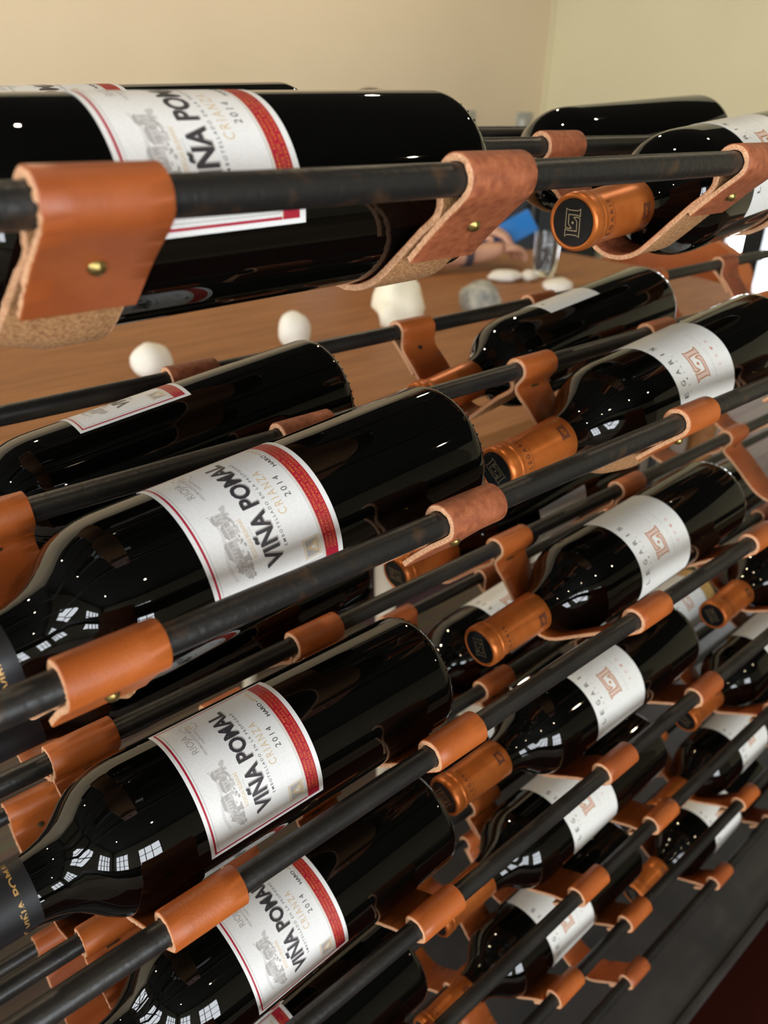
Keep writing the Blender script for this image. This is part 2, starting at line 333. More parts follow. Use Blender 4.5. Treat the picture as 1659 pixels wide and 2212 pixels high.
PROF = [(0, 12), (12, 11), (22, 6), (28, 1.2), (31.5, 0), (34.3, 0.7), (36.3, 2.6), (37.3, 5.2), (37.5, 8), (37.5, 60), (37.5, 120), (37.5, 184), (37.3, 190), (36.5, 196), (34.9, 202), (32.2, 208), (28.4, 213.5), (24.2, 218),
        (20.6, 222.4), (18.0, 227), (16.4, 232), (15.4, 238), (14.9, 246), (14.3, 265), (13.8, 288), (13.8, 291), (14.9, 292.2), (14.9, 297.5), (14.3, 299), (12, 299.8), (0, 299.8)]
def prof_r(s):
    best = 0.0
    for (r0, z0), (r1, z1) in zip(PROF[4:], PROF[5:]):
        if z0 <= s <= z1 and z1 > z0: return r0 + (r1 - r0) * (s - z0) / (z1 - z0)
    return 14.0
def glass_mesh(dots):
    bm = bmesh.new(); lathe(bm, [(r / 1000, z / 1000) for r, z in PROF], 96)
    if dots:
        for i in range(44):
            a = 2 * PI * i / 44
            bmesh.ops.create_icosphere(bm, subdivisions=1, radius=0.0008, matrix=Matrix.Translation((0.0353 * math.cos(a), 0.0353 * math.sin(a), 0.0016)))
    for f in bm.faces:
        pass
    return bm
def to_mesh(name, bm, mats, smooth=True, angle=None):
    me = bpy.data.meshes.new(name); bm.normal_update(); bm.to_mesh(me); bm.free()
    for m in mats: me.materials.append(m)
    me.polygons.foreach_set('use_smooth', [smooth] * len(me.polygons))
    if angle is not None: me.set_sharp_from_angle(angle=math.radians(angle))
    return me
def copper_capsule():
    bm = bmesh.new()
    pr = [(15.2, 240), (15.35, 240.2), (15.0, 255), (14.6, 272), (14.45, 285), (14.5, 288.5), (15.0, 289.3), (15.5, 290.3), (15.5, 291.2), (15.15, 291.8), (15.15, 292.4), (15.7, 293.2), (15.8, 297), (15.5, 299.4), (14.7, 300.6), (13.5, 300.9), (12.9, 300.5), (12.9, 300.05), (0, 300.05)]
    lathe(bm, [(r / 1000, z / 1000) for r, z in pr], 64)
    for k, rot in enumerate((0, PI)):
        t = bmesh.new()
        letter(t, 'LEGARIS', -12, 12, 282.6, 2.9, 1, 14.6, 0.10, space=1.6, bold=.014)
        rect(t, -23, 280.6, 23, 280.8, 1, 14.6, 0.06)
        if k == 0: put_emblem(t, 0, 248.5, 0.42, 1, None, 15.25, 0.12, grow=.5)
        bmesh.ops.rotate(t, verts=t.verts, cent=(0, 0, 0), matrix=Matrix.Rotation(rot, 3, 'Z'))
        me = bpy.data.meshes.new('tmp'); t.to_mesh(me); t.free(); bm.from_mesh(me); bpy.data.meshes.remove(me)
    return to_mesh('capsule', bm, [M['copper'], M['capsule_ink']], True, 50)
def copper_disc():
    bm = bmesh.new(); lathe(bm, [(12.7 / 1000, 0.3001), (12.5 / 1000, 0.30045), (0, 0.30045)], 48)
    t = bmesh.new(); put_emblem(t, 0, 0, 0.62, 1, 0, 1, 0.09, flat=True, grow=0.45)
    bmesh.ops.translate(t, verts=t.verts, vec=(0, 0, 0.30043)); bmesh.ops.rotate(t, verts=t.verts, cent=(0, 0, 0), matrix=Matrix.Rotation(PI / 2, 3, 'Z'))
    me = bpy.data.meshes.new('tmp'); t.to_mesh(me); t.free(); bm.from_mesh(me); bpy.data.meshes.remove(me)
    return to_mesh('capsule_disc', bm, [M['disc'], M['emboss']], True, 40)
def black_capsule():
    bm = bmesh.new()
    pr = [(15.3, 236.5), (15.6, 236.7), (15.1, 250), (14.6, 270), (14.2, 288), (14.3, 291), (15.3, 292.2), (15.3, 298), (14.7, 300), (12, 300.5), (0, 300.5)]
    lathe(bm, [(r / 1000, z / 1000) for r, z in pr], 64)
    t = bmesh.new(); letter(t, 'VIÑA POMAL', -20, 20, 242, 3.0, 1, 15.2, 0.15, bold=.02)
    me = bpy.data.meshes.new('tmp'); t.to_mesh(me); t.free(); bm.from_mesh(me); bpy.data.meshes.remove(me)
    return to_mesh('capsule', bm, [M['capsule_black'], M['gold_ink']], True, 50)

ME = dict(glass=to_mesh('glass_body', glass_mesh(False), [M['glass']]), glass_dots=to_mesh('glass_body', glass_mesh(True), [M['glass']]))
_b, _m = banded_label(); ME['banded'] = to_mesh('label', _b, _m, True, 40)
_b, _m = plain_label(); ME['plain'] = to_mesh('label', _b, _m, True, 40)
_b, _m = plain_label(True); ME['plain_band'] = to_mesh('label', _b, _m, True, 40)
ME['copper'] = copper_capsule(); ME['disc'] = copper_disc(); ME['black_capsule'] = black_capsule()

# ------------------------------------------------------------------ bottles: (row, column, bay) -> base point (lens frame), neck-down tilt, yaw (deg), label roll
P = {}
def bot(key, x, y, z, tilt, yaw, roll): P[key] = (Vector((x, y, z + CAMZ)), math.radians(tilt), math.radians(yaw), roll)
def zl(k): return -Z0 - (k - 1) * LV
bot((1, 'A', 'F'), .2814, .2793, -.0356, 1.54, -1.1, 34)
bot((2, 'A', 'F'), .2961, .2806, -.1734, 4.97, .8, 32.6)
bot((3, 'A', 'F'), .2842, .2775, -.3191, 0.88, -.5, 32.6)
bot((4, 'A', 'F'), .3020, .2790, zl(4) + .002, 3.0, .3, 33)
bot((5, 'A', 'F'), .2860, .2790, zl(5) - .003, 3.0, .3, 38)
bot((1, 'B', 'F'), .6853, .2901, -.0358, 4.71, 2.8, 52)
bot((2, 'B', 'F'), .6561, .2765, -.1689, 7.42, -2.4, 48)
bot((3, 'B', 'F'), .6620, .2830, -.3195, 5.4, -1.5, 49.5)
bot((4, 'B', 'F'), .6324, .2803, -.4574, 2.5, -1.0, 38)
bot((5, 'B', 'F'), .6336, .2840, -.5960, 3.66, -.1, 36)
bot((6, 'B', 'F'), .6300, .2790, -.7500, 4.0, -.5, 42)
bot((4, 'C', 'F'), 1.030, .2800, zl(4) + .002, 4.0, 0, 40)
bot((5, 'C', 'F'), 1.030, .2800, zl(5) + .002, 4.0, 0, 45)
bot((6, 'C', 'F'), 1.020, .2800, zl(6) + .002, 4.0, 0, 40)
bot((7, 'C', 'F'), 1.015, .2800, zl(7) + .002, 4.0, 0, 45)
bot((1, 'A', 'R'), .290, .4042, -.0335, 2.4, 0, 34)
bot((2, 'A', 'R'), .3116, .4047, -.1787, 6.4, .5, -43)
bot((3, 'A', 'R'), .3300, .4042, zl(3) - .004, 4, 0, -50)
bot((4, 'A', 'R'), .3000, .4042, zl(4) - .004, 4, 0, 120)
bot((1, 'B', 'R'), .7322, .4042, -.0308, 3.6, 0, 180)
bot((2, 'B', 'R'), .6978, .4050, -.1729, 6.1, .5, -43)
bot((3, 'B', 'R'), .6850, .4042, zl(3) - .010, 5.0, 0, 150)
bot((4, 'B', 'R'), .6650, .4042, zl(4) - .002, 5.0, 0, 20)
bot((5, 'B', 'R'), .6700, .4042, zl(5) - .002, 5.0, 0, -20)
bot((4, 'C', 'R'), 1.030, .4042, zl(4) - .002, 4.0, 0, -20)
bot((5, 'C', 'R'), 1.030, .4042, zl(5) - .002, 4.0, 0, 40)
ROW = {1: 'top', 2: 'second', 3: 'third', 4: 'fourth', 5: 'fifth', 6: 'sixth', 7: 'bottom'}
def axis_of(t, y): return Vector((-math.cos(t) * math.cos(y), -math.cos(t) * math.sin(y), -math.sin(t)))
LABELS = {
    (1, 'A', 'F'): 'dark bottle with red-banded white label, front of the topmost rod row',
    (2, 'A', 'F'): 'red-banded label bottle in front on second row, brightest shoulder reflections above the thick rod',
    (3, 'A', 'F'): 'red-banded label bottle in front on third row, whole label clear of the rods',
    (4, 'A', 'F'): 'red-banded label bottle in front on fourth row, top of label crossed by a rod',
    (5, 'A', 'F'): 'lowest red-banded label bottle, only its base and a label corner showing',
    (1, 'B', 'F'): 'copper-capped bottle on the topmost row, emblem disc facing the viewer',
    (2, 'B', 'F'): 'copper-capped white label bottle in front on second row, lying over a rust-flecked rod',
    (3, 'B', 'F'): 'copper-capped white label bottle in front on third row, whole cream label showing',
    (4, 'B', 'F'): 'copper-capped white label bottle in front on fourth row, label split by one rod',
    (5, 'B', 'F'): 'copper-capped white label bottle in middle column on fifth row of front bay',
    (6, 'B', 'F'): 'copper-capped white label bottle in middle column on sixth row, lowest of that column',
    (4, 'C', 'F'): 'uppermost copper-capped bottle of the right hand column, cap above the fourth front rod',
    (5, 'C', 'F'): 'copper-capped bottle of the right hand column on the fifth row of front bay',
    (6, 'C', 'F'): 'copper-capped bottle of the right hand column on the sixth row of front bay',
    (7, 'C', 'F'): 'copper-capped bottle at far lower right on the bottom row of rods',
    (1, 'A', 'R'): 'dark bottle behind the topmost red-banded bottle, only a sliver of it showing',
    (2, 'A', 'R'): 'red-banded label bottle in rear bay on second row, label edge turned upward',
    (3, 'A', 'R'): 'dark bottle in rear bay on third row at left, round base showing below thick rod',
    (4, 'A', 'R'): 'dark bottle in rear bay on fourth row at left, only neck and shoulder showing',
    (1, 'B', 'R'): 'black bottle in rear bay of topmost row, bare back above the rods',
    (2, 'B', 'R'): 'copper-capped bottle in rear bay on second row, blank white label end on top',
    (3, 'B', 'R'): 'copper-capped bottle in rear bay on third row, cap under the front rod',
    (4, 'B', 'R'): 'bottle in rear bay on fourth row behind a copper cap, white label on top',
    (5, 'B', 'R'): 'bottle in rear bay on fifth row of middle column, mostly hidden, white label strip',
    (4, 'C', 'R'): 'bottle in rear bay on fourth row of right column, mostly hidden dark glass',
    (5, 'C', 'R'): 'bottle in rear bay of right column with white label and gold band',
}
for key, (base, tl, yw, roll) in P.items():
    a = axis_of(tl, yw)
    up = (Vector((0, 0, 1)) - a * a.z).normalized(); side = a.cross(up)
    ang = -math.radians(roll)
    xl = up * math.cos(ang) + side * math.sin(ang); yl = a.cross(xl)
    mat = Matrix(((xl.x, yl.x, a.x, base.x), (xl.y, yl.y, a.y, base.y), (xl.z, yl.z, a.z, base.z), (0, 0, 0, 1)))
    banded = key[1] == 'A'
    grp = 'red-banded label wine bottles' if banded else 'copper-capped white label wine bottles'
    t = thing('wine_bottle', LABELS[key], 'wine bottle', mat, grp)
    share('glass_body', ME['glass_dots' if banded else 'glass'], t)
    share('label', ME['banded'] if banded else ME['plain_band' if key == (5, 'C', 'R') else 'plain'], t)
    if banded: share('capsule', ME['black_capsule'], t)
    else:
        c = share('capsule', ME['copper'], t); share('capsule_disc', ME['disc'], c)
        c.rotation_euler = (0, 0, math.radians(random.uniform(-25, 25) if key[0] > 1 else -38))

# ------------------------------------------------------------------ the rack: rods, uprights, plinth
rack = thing('wine_rack', 'black steel wine rack of parallel round rods carrying leather slings', 'wine rack', Matrix.Translation((0, D, 0)))
X0, X1 = -0.42, 1.95
def part(name, bm, m, parent, **kw):
    o = obj(name, bm, m, parent, **kw); o.matrix_parent_inverse = Matrix.Translation(-parent.matrix_world.to_translation()) if parent.matrix_world.to_3x3() == Matrix.Identity(3) else parent.matrix_world.inverted(); return o
for k in range(1, 8):
    for y in (YF, YM, YB):
        bm = bmesh.new(); pts = [(X0 + (X1 - X0) * i / 40, 0, 0) for i in range(41)]
        tube(bm, pts, ROD_R, 28)
        o = obj('rod', bm, M['rusty_rod'] if (k, y) in ((1, YF), (2, YF)) else M['rod'], None, angle=40)
        o.parent = rack; o.location = (0, y - D, row_z(k))
for x in (X0, X1):
    for y in (YF, YM, YB):
        bm = bmesh.new(); box(bm, (x, y - D, (row_z(1) + 0.012 + 0.17) / 2), (0.02, 0.03, row_z(1) + 0.012 - 0.17), 0.002)
        obj('upright', bm, M['rod'], rack, angle=30)
bm = bmesh.new()
box(bm, ((X0 + X1) / 2, (0.178 + 0.62) / 2 - D, 0.165), (X1 - X0 + 0.2, 0.62 - 0.178, 0.03), 0.003)
box(bm, ((X0 + X1) / 2, 0.51 - D, 0.075), (X1 - X0, 0.20, 0.152), 0.003)
box(bm, ((X0 + X1) / 2, 0.172 - D, 0.178), (X1 - X0 + 0.2, 0.010, 0.010), 0.002)
obj('plinth', bm, M['plinth'], rack, angle=30)

# ------------------------------------------------------------------ leather slings
T = 0.0032; HW = 0.018
COLX = {1: .093, 2: .251, 3: .456, 4: .613, 5: .815, 6: .972}
XO = {(1, 1): .0925, (1, 2): .246, (1, 3): .4525, (2, 1): .0775, (2, 2): .250, (2, 3): .4525, (3, 1): .0990, (3, 2): .255, (3, 3): .4505, (4, 4): .589, (5, 4): .570, (6, 4): .570, (3, 4): .617}
def holds(k, s, bay):
    col = {1: 'A', 2: 'A', 3: 'B', 4: 'B', 5: 'C', 6: 'C'}[s]
    return P.get((k, col, bay))
def trough(k, s, bay, x, dz):
    """centre and radius of the leather bowl at one station across the strap"""
    yc = YF + BAY * (0.5 if bay == 'F' else 1.5); b = holds(k, s, bay)
    if b is None: return (yc, row_z(k) + dz, 0.0385)
    base, tl, yw, _ = b; a = axis_of(tl, yw)
    d = (x - base.x) / a.x; c = base + a * d
    return (c.y, c.z, max(prof_r(max(d * 1000, 10)), 25.0) / 1000 + T / 2 + 0.0005)
def tangent(py, pz, c, sgn):
    """direction and touching point of the line from (py, pz) to the underside of the bowl"""
    dy, dz = c[0] - py, c[1] - pz; Dd = math.hypot(dy, dz); L = math.sqrt(max(Dd * Dd - c[2] ** 2, 1e-8))
    th = math.atan2(dz, dy) - sgn * math.asin(min(c[2] / Dd, .999)); return th, (py + L * math.cos(th), pz + L * math.sin(th))
def sling_line(k, c1, c2, tail, curl):
    """control points of the strap seen along the rods: front tail, front rod, bowl, middle rod, bowl, rear rod, rear tail"""
    zr = row_z(k); rc = ROD_R + T / 2 + 0.0002; pts = []
    def add(y, z): pts.append((y, z, 0.0))
    h = T / 2 + .00035
    pf = (YF + .0066, zr - .0136)
    th, _ = tangent(*pf, c1, 1); u = (math.cos(th), math.sin(th)); n = (-u[1], u[0])
    ut = (.735, -.678)
    for q in (1.0, .55): add(pf[0] - n[0] * h + ut[0] * tail * q - .3 * curl * q * q, pf[1] - n[1] * h + ut[1] * tail * q - curl * q * q)
    add(pf[0] - n[0] * h, pf[1] - n[1] * h)
    for dg in (224, 205, 185, 165, 140, 115, 90, 65, 40, 15, -4): add(YF + rc * math.cos(math.radians(dg)), zr + rc * math.sin(math.radians(dg)))
    pin = (pf[0] + n[0] * h, pf[1] + n[1] * h); add(*pin)
    def bowl(pin, pout, c):
        _, Ta = tangent(*pin, c, 1); _, Tb = tangent(*pout, c, -1)
        for q in (.33, .66): add(pin[0] + (Ta[0] - pin[0]) * q, pin[1] + (Ta[1] - pin[1]) * q)
        a0 = math.atan2(Ta[1] - c[1], Ta[0] - c[0]); a1 = math.atan2(Tb[1] - c[1], Tb[0] - c[0])
        for i in range(10):
            a = a0 + (a1 - a0) * i / 9; add(c[0] + c[2] * math.cos(a), c[1] + c[2] * math.sin(a))
        for q in (.66, .33): add(pout[0] + (Tb[0] - pout[0]) * q, pout[1] + (Tb[1] - pout[1]) * q)
    pm = (YM - h, zr - .0125); bowl(pin, pm, c1); add(*pm)
    for dg in (200, 180, 155, 130, 110, 90, 70, 50, 25, 0, -20): add(YM + rc * math.cos(math.radians(dg)), zr + rc * math.sin(math.radians(dg)))
    pm2 = (YM + h, zr - .0125); add(*pm2)
    pb = (YB - .0070, zr - .0130); thb, _ = tangent(*pb, c2, -1); ub = (math.cos(thb), math.sin(thb)); nb = (ub[1], -ub[0])
    if nb[1] < 0: nb = (-nb[0], -nb[1])
    pout = (pb[0] + nb[0] * h, pb[1] + nb[1] * h); bowl(pm2, pout, c2); add(*pout)
    for dg in (180, 160, 140, 115, 90, 65, 40, 15, -10, -38): add(YB + rc * math.cos(math.radians(dg)), zr + rc * math.sin(math.radians(dg)))
    add(pb[0] - nb[0] * h, pb[1] - nb[1] * h)
    for q in (.55, 1.0): add(pb[0] - nb[0] * (h + curl * q * q) + ub[0] * tail * q, pb[1] - nb[1] * (h + curl * q * q) + ub[1] * tail * q)
    return pts, (pf, u, n, pb, ub, nb)
TAILS = {(2, 2): (.023, .001), (2, 3): (.022, .0005), (1, 1): (.024, .001), (1, 2): (.023, .001), (1, 3): (.018, .0)}
def sling(k, s):
    x = XO.get((k, s), COLX[s] + random.uniform(-.006, .006)); zr = row_z(k)
    tail, curl = random.uniform(.016, .020), random.uniform(.0, .0015)
    tail, curl = TAILS.get((k, s), (tail, curl)); dz = random.uniform(-.014, -.010)
    lanes = []; counts = None; mid = None; OFF = (-HW, -HW * .5, 0, HW * .5, HW)
    for i in (2, 0, 1, 3, 4):
        pts, info = sling_line(k, trough(k, s, 'F', x + OFF[i], dz), trough(k, s, 'R', x + OFF[i], dz), tail, curl)
        if counts is None:
            counts = [max(1, int(round((Vector(q) - Vector(p)).length / .0016))) for p, q in zip(pts, pts[1:])]; pf, u, n, pb, ub, nb = info
        lanes.append((i, catmull(pts, .0016, counts)))
    lanes = [l for _, l in sorted(lanes)]
    bm = bmesh.new(); rings = []; N = len(lanes[0]); sd = random.random() * 50; skew = random.uniform(-.0012, .0012)
    lane_of = (0, 0, 1, 2, 3, 4, 4, 4, 4, 2, 0, 0)
    for i in range(N):
        nrm = []
        for l in lanes:
            a, b = l[max(i - 1, 0)], l[min(i + 1, N - 1)]; d = Vector((b.x - a.x, b.y - a.y)).normalized(); nrm.append((-d.y, d.x))
        e = [noise.noise((sd, i * .9, q * 7.3)) * (.00042 if k == 1 else .00024) for q in range(4)]
        wv = noise.noise((sd + 9, i * .06, 0)) * .0007
        prof = [(-HW - e[0], T * .34), (-HW + .0004, T * .5), (-HW * .5, T * .5), (0, T * .5), (HW * .5, T * .5), (HW - .0004, T * .5), (HW + e[1], T * .34), (HW + e[2] * 2.2, -T * .42), (HW - .0007, -T * .5), (0, -T * .5), (-HW + .0007, -T * .5), (-HW - e[3] * 2.2, -T * .42)]
        rings.append([bm.verts.new((q[0] + wv + skew * (i / N - .5), lanes[j][i].x + nrm[j][0] * q[1], lanes[j][i].y + nrm[j][1] * q[1])) for q, j in zip(prof, lane_of)])
    mi = [0, 0, 0, 0, 0, 0, 2, 2, 1, 1, 2, 2]
    for A, B in zip(rings, rings[1:]):
        for q in range(12): bm.faces.new((A[q], B[q], B[(q + 1) % 12], A[(q + 1) % 12])).material_index = mi[q]
    for r_, fl in ((rings[0], 1), (rings[-1], 0)): bm.faces.new(r_ if fl else r_[::-1]).material_index = 2
    bmesh.ops.recalc_face_normals(bm, faces=bm.faces)
    col = {1: 'neck end of the red-banded bottles', 2: 'base end of the red-banded bottles', 3: 'neck end of the middle column bottles', 4: 'base end of the middle column bottles',
           5: 'neck end of the right hand column', 6: 'base end of the right hand column'}[s]
    look = {0: 'orange tan', 1: 'red-brown', 2: 'saddle brown', 3: 'worn pinkish brown'}
    li = SHADE.get((k, s), random.choice((0, 0, 1, 2, 2)))
    t = thing('leather_sling', f'{look[li]} leather sling at {col}, {ROW[k]} rod row', 'leather sling', Matrix.Translation((x, YF, zr)), 'leather slings hung over the rods')
    bmesh.ops.translate(bm, verts=bm.verts, vec=(0, -YF, -zr))
    o = obj('strap', bm, [LEATHERS[li], M['suede'], M['cut_edge']], t, angle=50)
    # rivets: brass dome in front, duller one behind, a staple under the middle rod
    def rivet(pc, nv, mat_):
        b2 = bmesh.new(); nv = Vector((0, nv[0], nv[1])).normalized(); q = nv.to_track_quat('Z', 'Y').to_matrix().to_4x4()
        tm = bmesh.new(); lathe(tm, [(0, .0021), (.0012, .0019), (.0021, .0013), (.0027, .0003), (.0029, -.0004), (.0012, -.0006), (.0012, -.0062), (.0026, -.0063), (.0024, -.0073), (0, -.0078)], 20)
        bmesh.ops.transform(tm, matrix=Matrix.Translation((0, pc[0] - YF, pc[1] - zr)) @ q @ Matrix.Translation((0, 0, T + .0009)), verts=tm.verts)
        bmesh.ops.recalc_face_normals(tm, faces=tm.faces)
        return tm
    bm2 = rivet((pf[0] + u[0] * .002, pf[1] + u[1] * .002), (-n[0], -n[1]), None); tag(obj('rivet', bm2, M['brass'], t, angle=60), 'round brass rivet head')
    bm2 = rivet((pb[0] + ub[0] * .002, pb[1] + ub[1] * .002), (-nb[0], -nb[1]), None); tag(obj('rivet', bm2, M['dark_brass'], t, angle=60), 'dull rear rivet')
    bm2 = bmesh.new(); box(bm2, (random.uniform(-.004, .004), BAY, -.0125), (.0085, 2 * (T + .0016), .0011), .0003); obj('staple', bm2, M['dark_brass'], t, angle=30)
SHADE = {(1, 1): 2, (1, 2): 3, (1, 3): 3, (2, 1): 0, (2, 2): 3, (2, 3): 0, (3, 1): 0, (3, 2): 0, (3, 3): 0, (3, 4): 0, (4, 2): 0, (4, 3): 2, (5, 3): 0, (5, 4): 0, (6, 3): 0, (6, 4): 0, (7, 4): 2, (7, 5): 2}
for k in range(1, 8):
    for s in range(1, 7): sling(k, s)

# ------------------------------------------------------------------ the room
def struct(name, bm, m, **kw): o = obj(name, bm, m, None, smooth=kw.pop('smooth', False), **kw); o['kind'] = 'structure'; return o
XL, XR, YN, YW, H = -3.6, 4.06, -3.4, 3.2, 2.9
bm = bmesh.new(); box(bm, ((XL + XR) / 2, (YN + YW) / 2, -0.05), (XR - XL + .6, YW - YN + .6, 0.1)); struct('floor', bm, M['floor'])
bm = bmesh.new(); box(bm, ((XL + XR) / 2, (YN + YW) / 2, H + 0.05), (XR - XL + .6, YW - YN + .6, 0.1)); struct('ceiling', bm, M['ceiling'])
bm = bmesh.new(); box(bm, ((XL + XR) / 2, YW + .075, H / 2), (XR - XL + .3, .15, H)); struct('wall_back', bm, M['wall'])
bm = bmesh.new(); box(bm, (XR - .008, YW - .008, H / 2), (.016, .016, H)); struct('trim_1', bm, M['wall_green'])
def wall_with_openings(name, along, fixed, a0, a1, opens, m, th=.15):
    """wall along x or y with rectangular openings (a, b, z0, z1), built from the strips around them"""
    bm = bmesh.new()
    def bx(p0, p1, z0, z1):
        if p1 - p0 < 1e-4 or z1 - z0 < 1e-4: return
        c, s = (p0 + p1) / 2, p1 - p0
        box(bm, (c, fixed, (z0 + z1) / 2) if along == 'x' else (fixed, c, (z0 + z1) / 2), (s, th, z1 - z0) if along == 'x' else (th, s, z1 - z0))
    p = a0
    for (o0, o1, z0, z1) in opens:
        bx(p, o0, 0, H); bx(o0, o1, 0, z0); bx(o0, o1, z1, H); p = o1
    bx(p, a1, 0, H); return struct(name, bm, m)
WIN_L = [(-3.0, -1.6, .65, 2.3), (-.9, .5, .65, 2.3), (1.4, 2.9, .65, 2.3)]
WIN_N = [(-3.2, -1.7, .45, 2.3), (-.8, .6, .25, 2.2)]
WIN_R = [(.9, 2.42, .14, 1.02)]
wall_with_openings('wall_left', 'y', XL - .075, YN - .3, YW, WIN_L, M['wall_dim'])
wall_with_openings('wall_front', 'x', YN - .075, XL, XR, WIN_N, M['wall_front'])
wall_with_openings('wall_right', 'y', XR + .075, YN - .3, YW + .3, WIN_R, M['wall_green'])
def window(n, along, fixed, o, nx, nz, w=.05):
    a, b, z0, z1 = o; bm = bmesh.new()
    def bar(p, q, zz0, zz1):
        c, s = (p + q) / 2, q - p
        box(bm, (c, fixed, (zz0 + zz1) / 2) if along == 'x' else (fixed, c, (zz0 + zz1) / 2), (s, .06, zz1 - zz0) if along == 'x' else (.06, s, zz1 - zz0))
    for i in range(nx + 1):
        x = a + (b - a) * i / nx; bar(x - w / 2 if 0 < i < nx else (x if i == 0 else x - w), x + w / 2 if 0 < i < nx else (x + w if i == 0 else x), z0, z1)
    for j in range(nz + 1):
        z = z0 + (z1 - z0) * j / nz; bar(a, b, max(z - w / 2, z0), min(z + w / 2, z1))
    f = struct(f'window_{n}', bm, M['black_frame'])
    return f
for i, o in enumerate(WIN_L): window(i + 1, 'y', XL - .075, o, 4, 3)
for i, o in enumerate(WIN_N): window(i + 4, 'x', YN - .075, o, 3, 3)
window(6, 'y', XR + .075, WIN_R[0], 8, 1, .10)
bm = bmesh.new(); box(bm, ((XL + XR) / 2, YW - .008, .05), (XR - XL - .06, .016, .1)); struct('baseboard_back', bm, M['trim'])

# wall plates seen between the top bottles
for (x, z, lab, w) in ((3.45, CAMZ - .12, 'small grey wall socket left of the seam, just above the top rods', .075), (3.90, CAMZ - .125, 'white and grey wall socket just left of the wall seam', .13)):
    t = thing('wall_socket', lab, 'wall socket', Matrix.Translation((x, YW, z)))
    bm = bmesh.new(); box(bm, (0, -.005, 0), (w, .012, .10), .003); obj('plate', bm, M['grey_plastic'], t, angle=30)
    bm = bmesh.new(); box(bm, (-w * .2, -.013, -.012), (w * .32, .006, .05), .002); obj('switch', bm, M['plastic'], t, angle=30)

# charcoal sideboard along the back wall
t = thing('sideboard', 'charcoal sideboard standing along the beige back wall', 'sideboard', Matrix.Translation((2.86, YW - .285, 0)))
bm = bmesh.new(); box(bm, (0, 0, .49), (2.3, .46, .90), .006); box(bm, (0, 0, .02), (2.2, .40, .06)); obj('body', bm, M['charcoal'], t, angle=30)
for i in range(4):
    bm = bmesh.new(); box(bm, (-.86 + i * .573, -.238, .49), (.55, .02, .84), .004); d_ = obj('door', bm, M['charcoal'], t, angle=30)
    bm = bmesh.new(); box(bm, (-.64 + i * .573, -.256, .66), (.012, .02, .14), .003); obj('handle', bm, M['lamp_metal'], d_, angle=30)
bm = bmesh.new(); box(bm, (0, 0, .955), (2.34, .50, .03), .006); obj('top', bm, M['charcoal'], t, angle=30)

# ------------------------------------------------------------------ table and what stands on it
TZ = CAMZ - .43
t = thing('dining_table', 'long brown wooden table behind the rack', 'table', Matrix.Translation((.75, 1.19, 0)))
bm = bmesh.new(); vs = []; hx, hy = 1.42, .50
for cx_, cy_, a0, rr in ((hx - .16, hy - .16, 0, .16), (-hx + .16, hy - .16, 90, .16), (-hx + .16, -hy + .16, 180, .16), (hx - .46, -hy + .46, 270, .46)):
    for i in range(9):
        a = math.radians(a0 + i * 11.25); vs.append((cx_ + rr * math.cos(a), cy_ + rr * math.sin(a)))
lo = [bm.verts.new((x, y, TZ - .04)) for x, y in vs]; hi = [bm.verts.new((x, y, TZ)) for x, y in vs]
bm.faces.new(hi); bm.faces.new(lo[::-1])
for i in range(len(vs)): j = (i + 1) % len(vs); bm.faces.new((lo[i], lo[j], hi[j], hi[i]))
bmesh.ops.bevel(bm, geom=[e for e in bm.edges if abs(e.verts[0].co.z - TZ) < 1e-5 and abs(e.verts[1].co.z - TZ) < 1e-5], offset=.004, segments=2, affect='EDGES')
obj('tabletop', bm, M['table'], t, angle=35)
bm = bmesh.new(); box(bm, (0, -.38, TZ - .085), (2.14, .025, .09)); box(bm, (0, .38, TZ - .085), (2.14, .025, .09)); box(bm, (-1.07, 0, TZ - .085), (.025, .74, .09)); box(bm, (1.07, 0, TZ - .085), (.025, .74, .09)); obj('apron', bm, M['table'], t, smooth=False)
for sx in (-1, 1):
    for sy in (-1, 1):
        bm = bmesh.new(); cyl(bm, (sx * 1.06, sy * .36, 0), (sx * 1.06, sy * .36, TZ - .04), .024, .034, 20); obj('leg', bm, M['table'], t, angle=40)

def stone(label, x, y, sx, sy, sz, m, seed, rz=0, rough=.12, n=3, name='stone'):
    bm = bmesh.new(); bmesh.ops.create_icosphere(bm, subdivisions=n, radius=1)
    for v in bm.verts:
        p = v.co.copy(); f = 1 + rough * noise.noise(p * 1.3 + Vector((seed, 0, 0))) + rough * .4 * noise.noise(p * 3.1 + Vector((0, seed, 0)))
        v.co = Vector((p.x * sx * f, p.y * sy * f, max(p.z * f, -.82) * sz))
    mz = min(v.co.z for v in bm.verts); bmesh.ops.translate(bm, verts=bm.verts, vec=(0, 0, -mz))
    o = obj(name, bm, m); o.location = (x, y, TZ); o.rotation_euler = (0, 0, rz); tag(o, label, 'stone', 'stones on the table'); return o
stone('round white stone lying leftmost on the table', .578, 1.214, .034, .032, .030, M['white_stone'], 1.3)
stone('egg shaped white stone standing on the table', .869, 1.213, .031, .031, .036, M['white_stone'], 4.1)
stone('large cream and ochre rock on the table under the top bottle', 1.128, 1.206, .074, .05, .056, M['yellow_stone'], 8.7, .5, .42)
stone('speckled grey stone on the table right of the ochre rock', 1.362, 1.195, .052, .045, .036, M['grey_stone'], 5.2, .3, .25)
stone('flat white pebble beside the drinking glass', 1.672, 1.385, .045, .03, .016, M['white_stone'], 2.2, -.5, .2)
stone('small white pebble touching the foot of the drinking glass', 1.735, 1.352, .026, .024, .014, M['white_stone'], 3.3, 0, .2)
stone('low pale stone in front of the drinking glass', 1.690, 1.225, .045, .036, .017, M['white_stone'], 6.6, .2, .2)
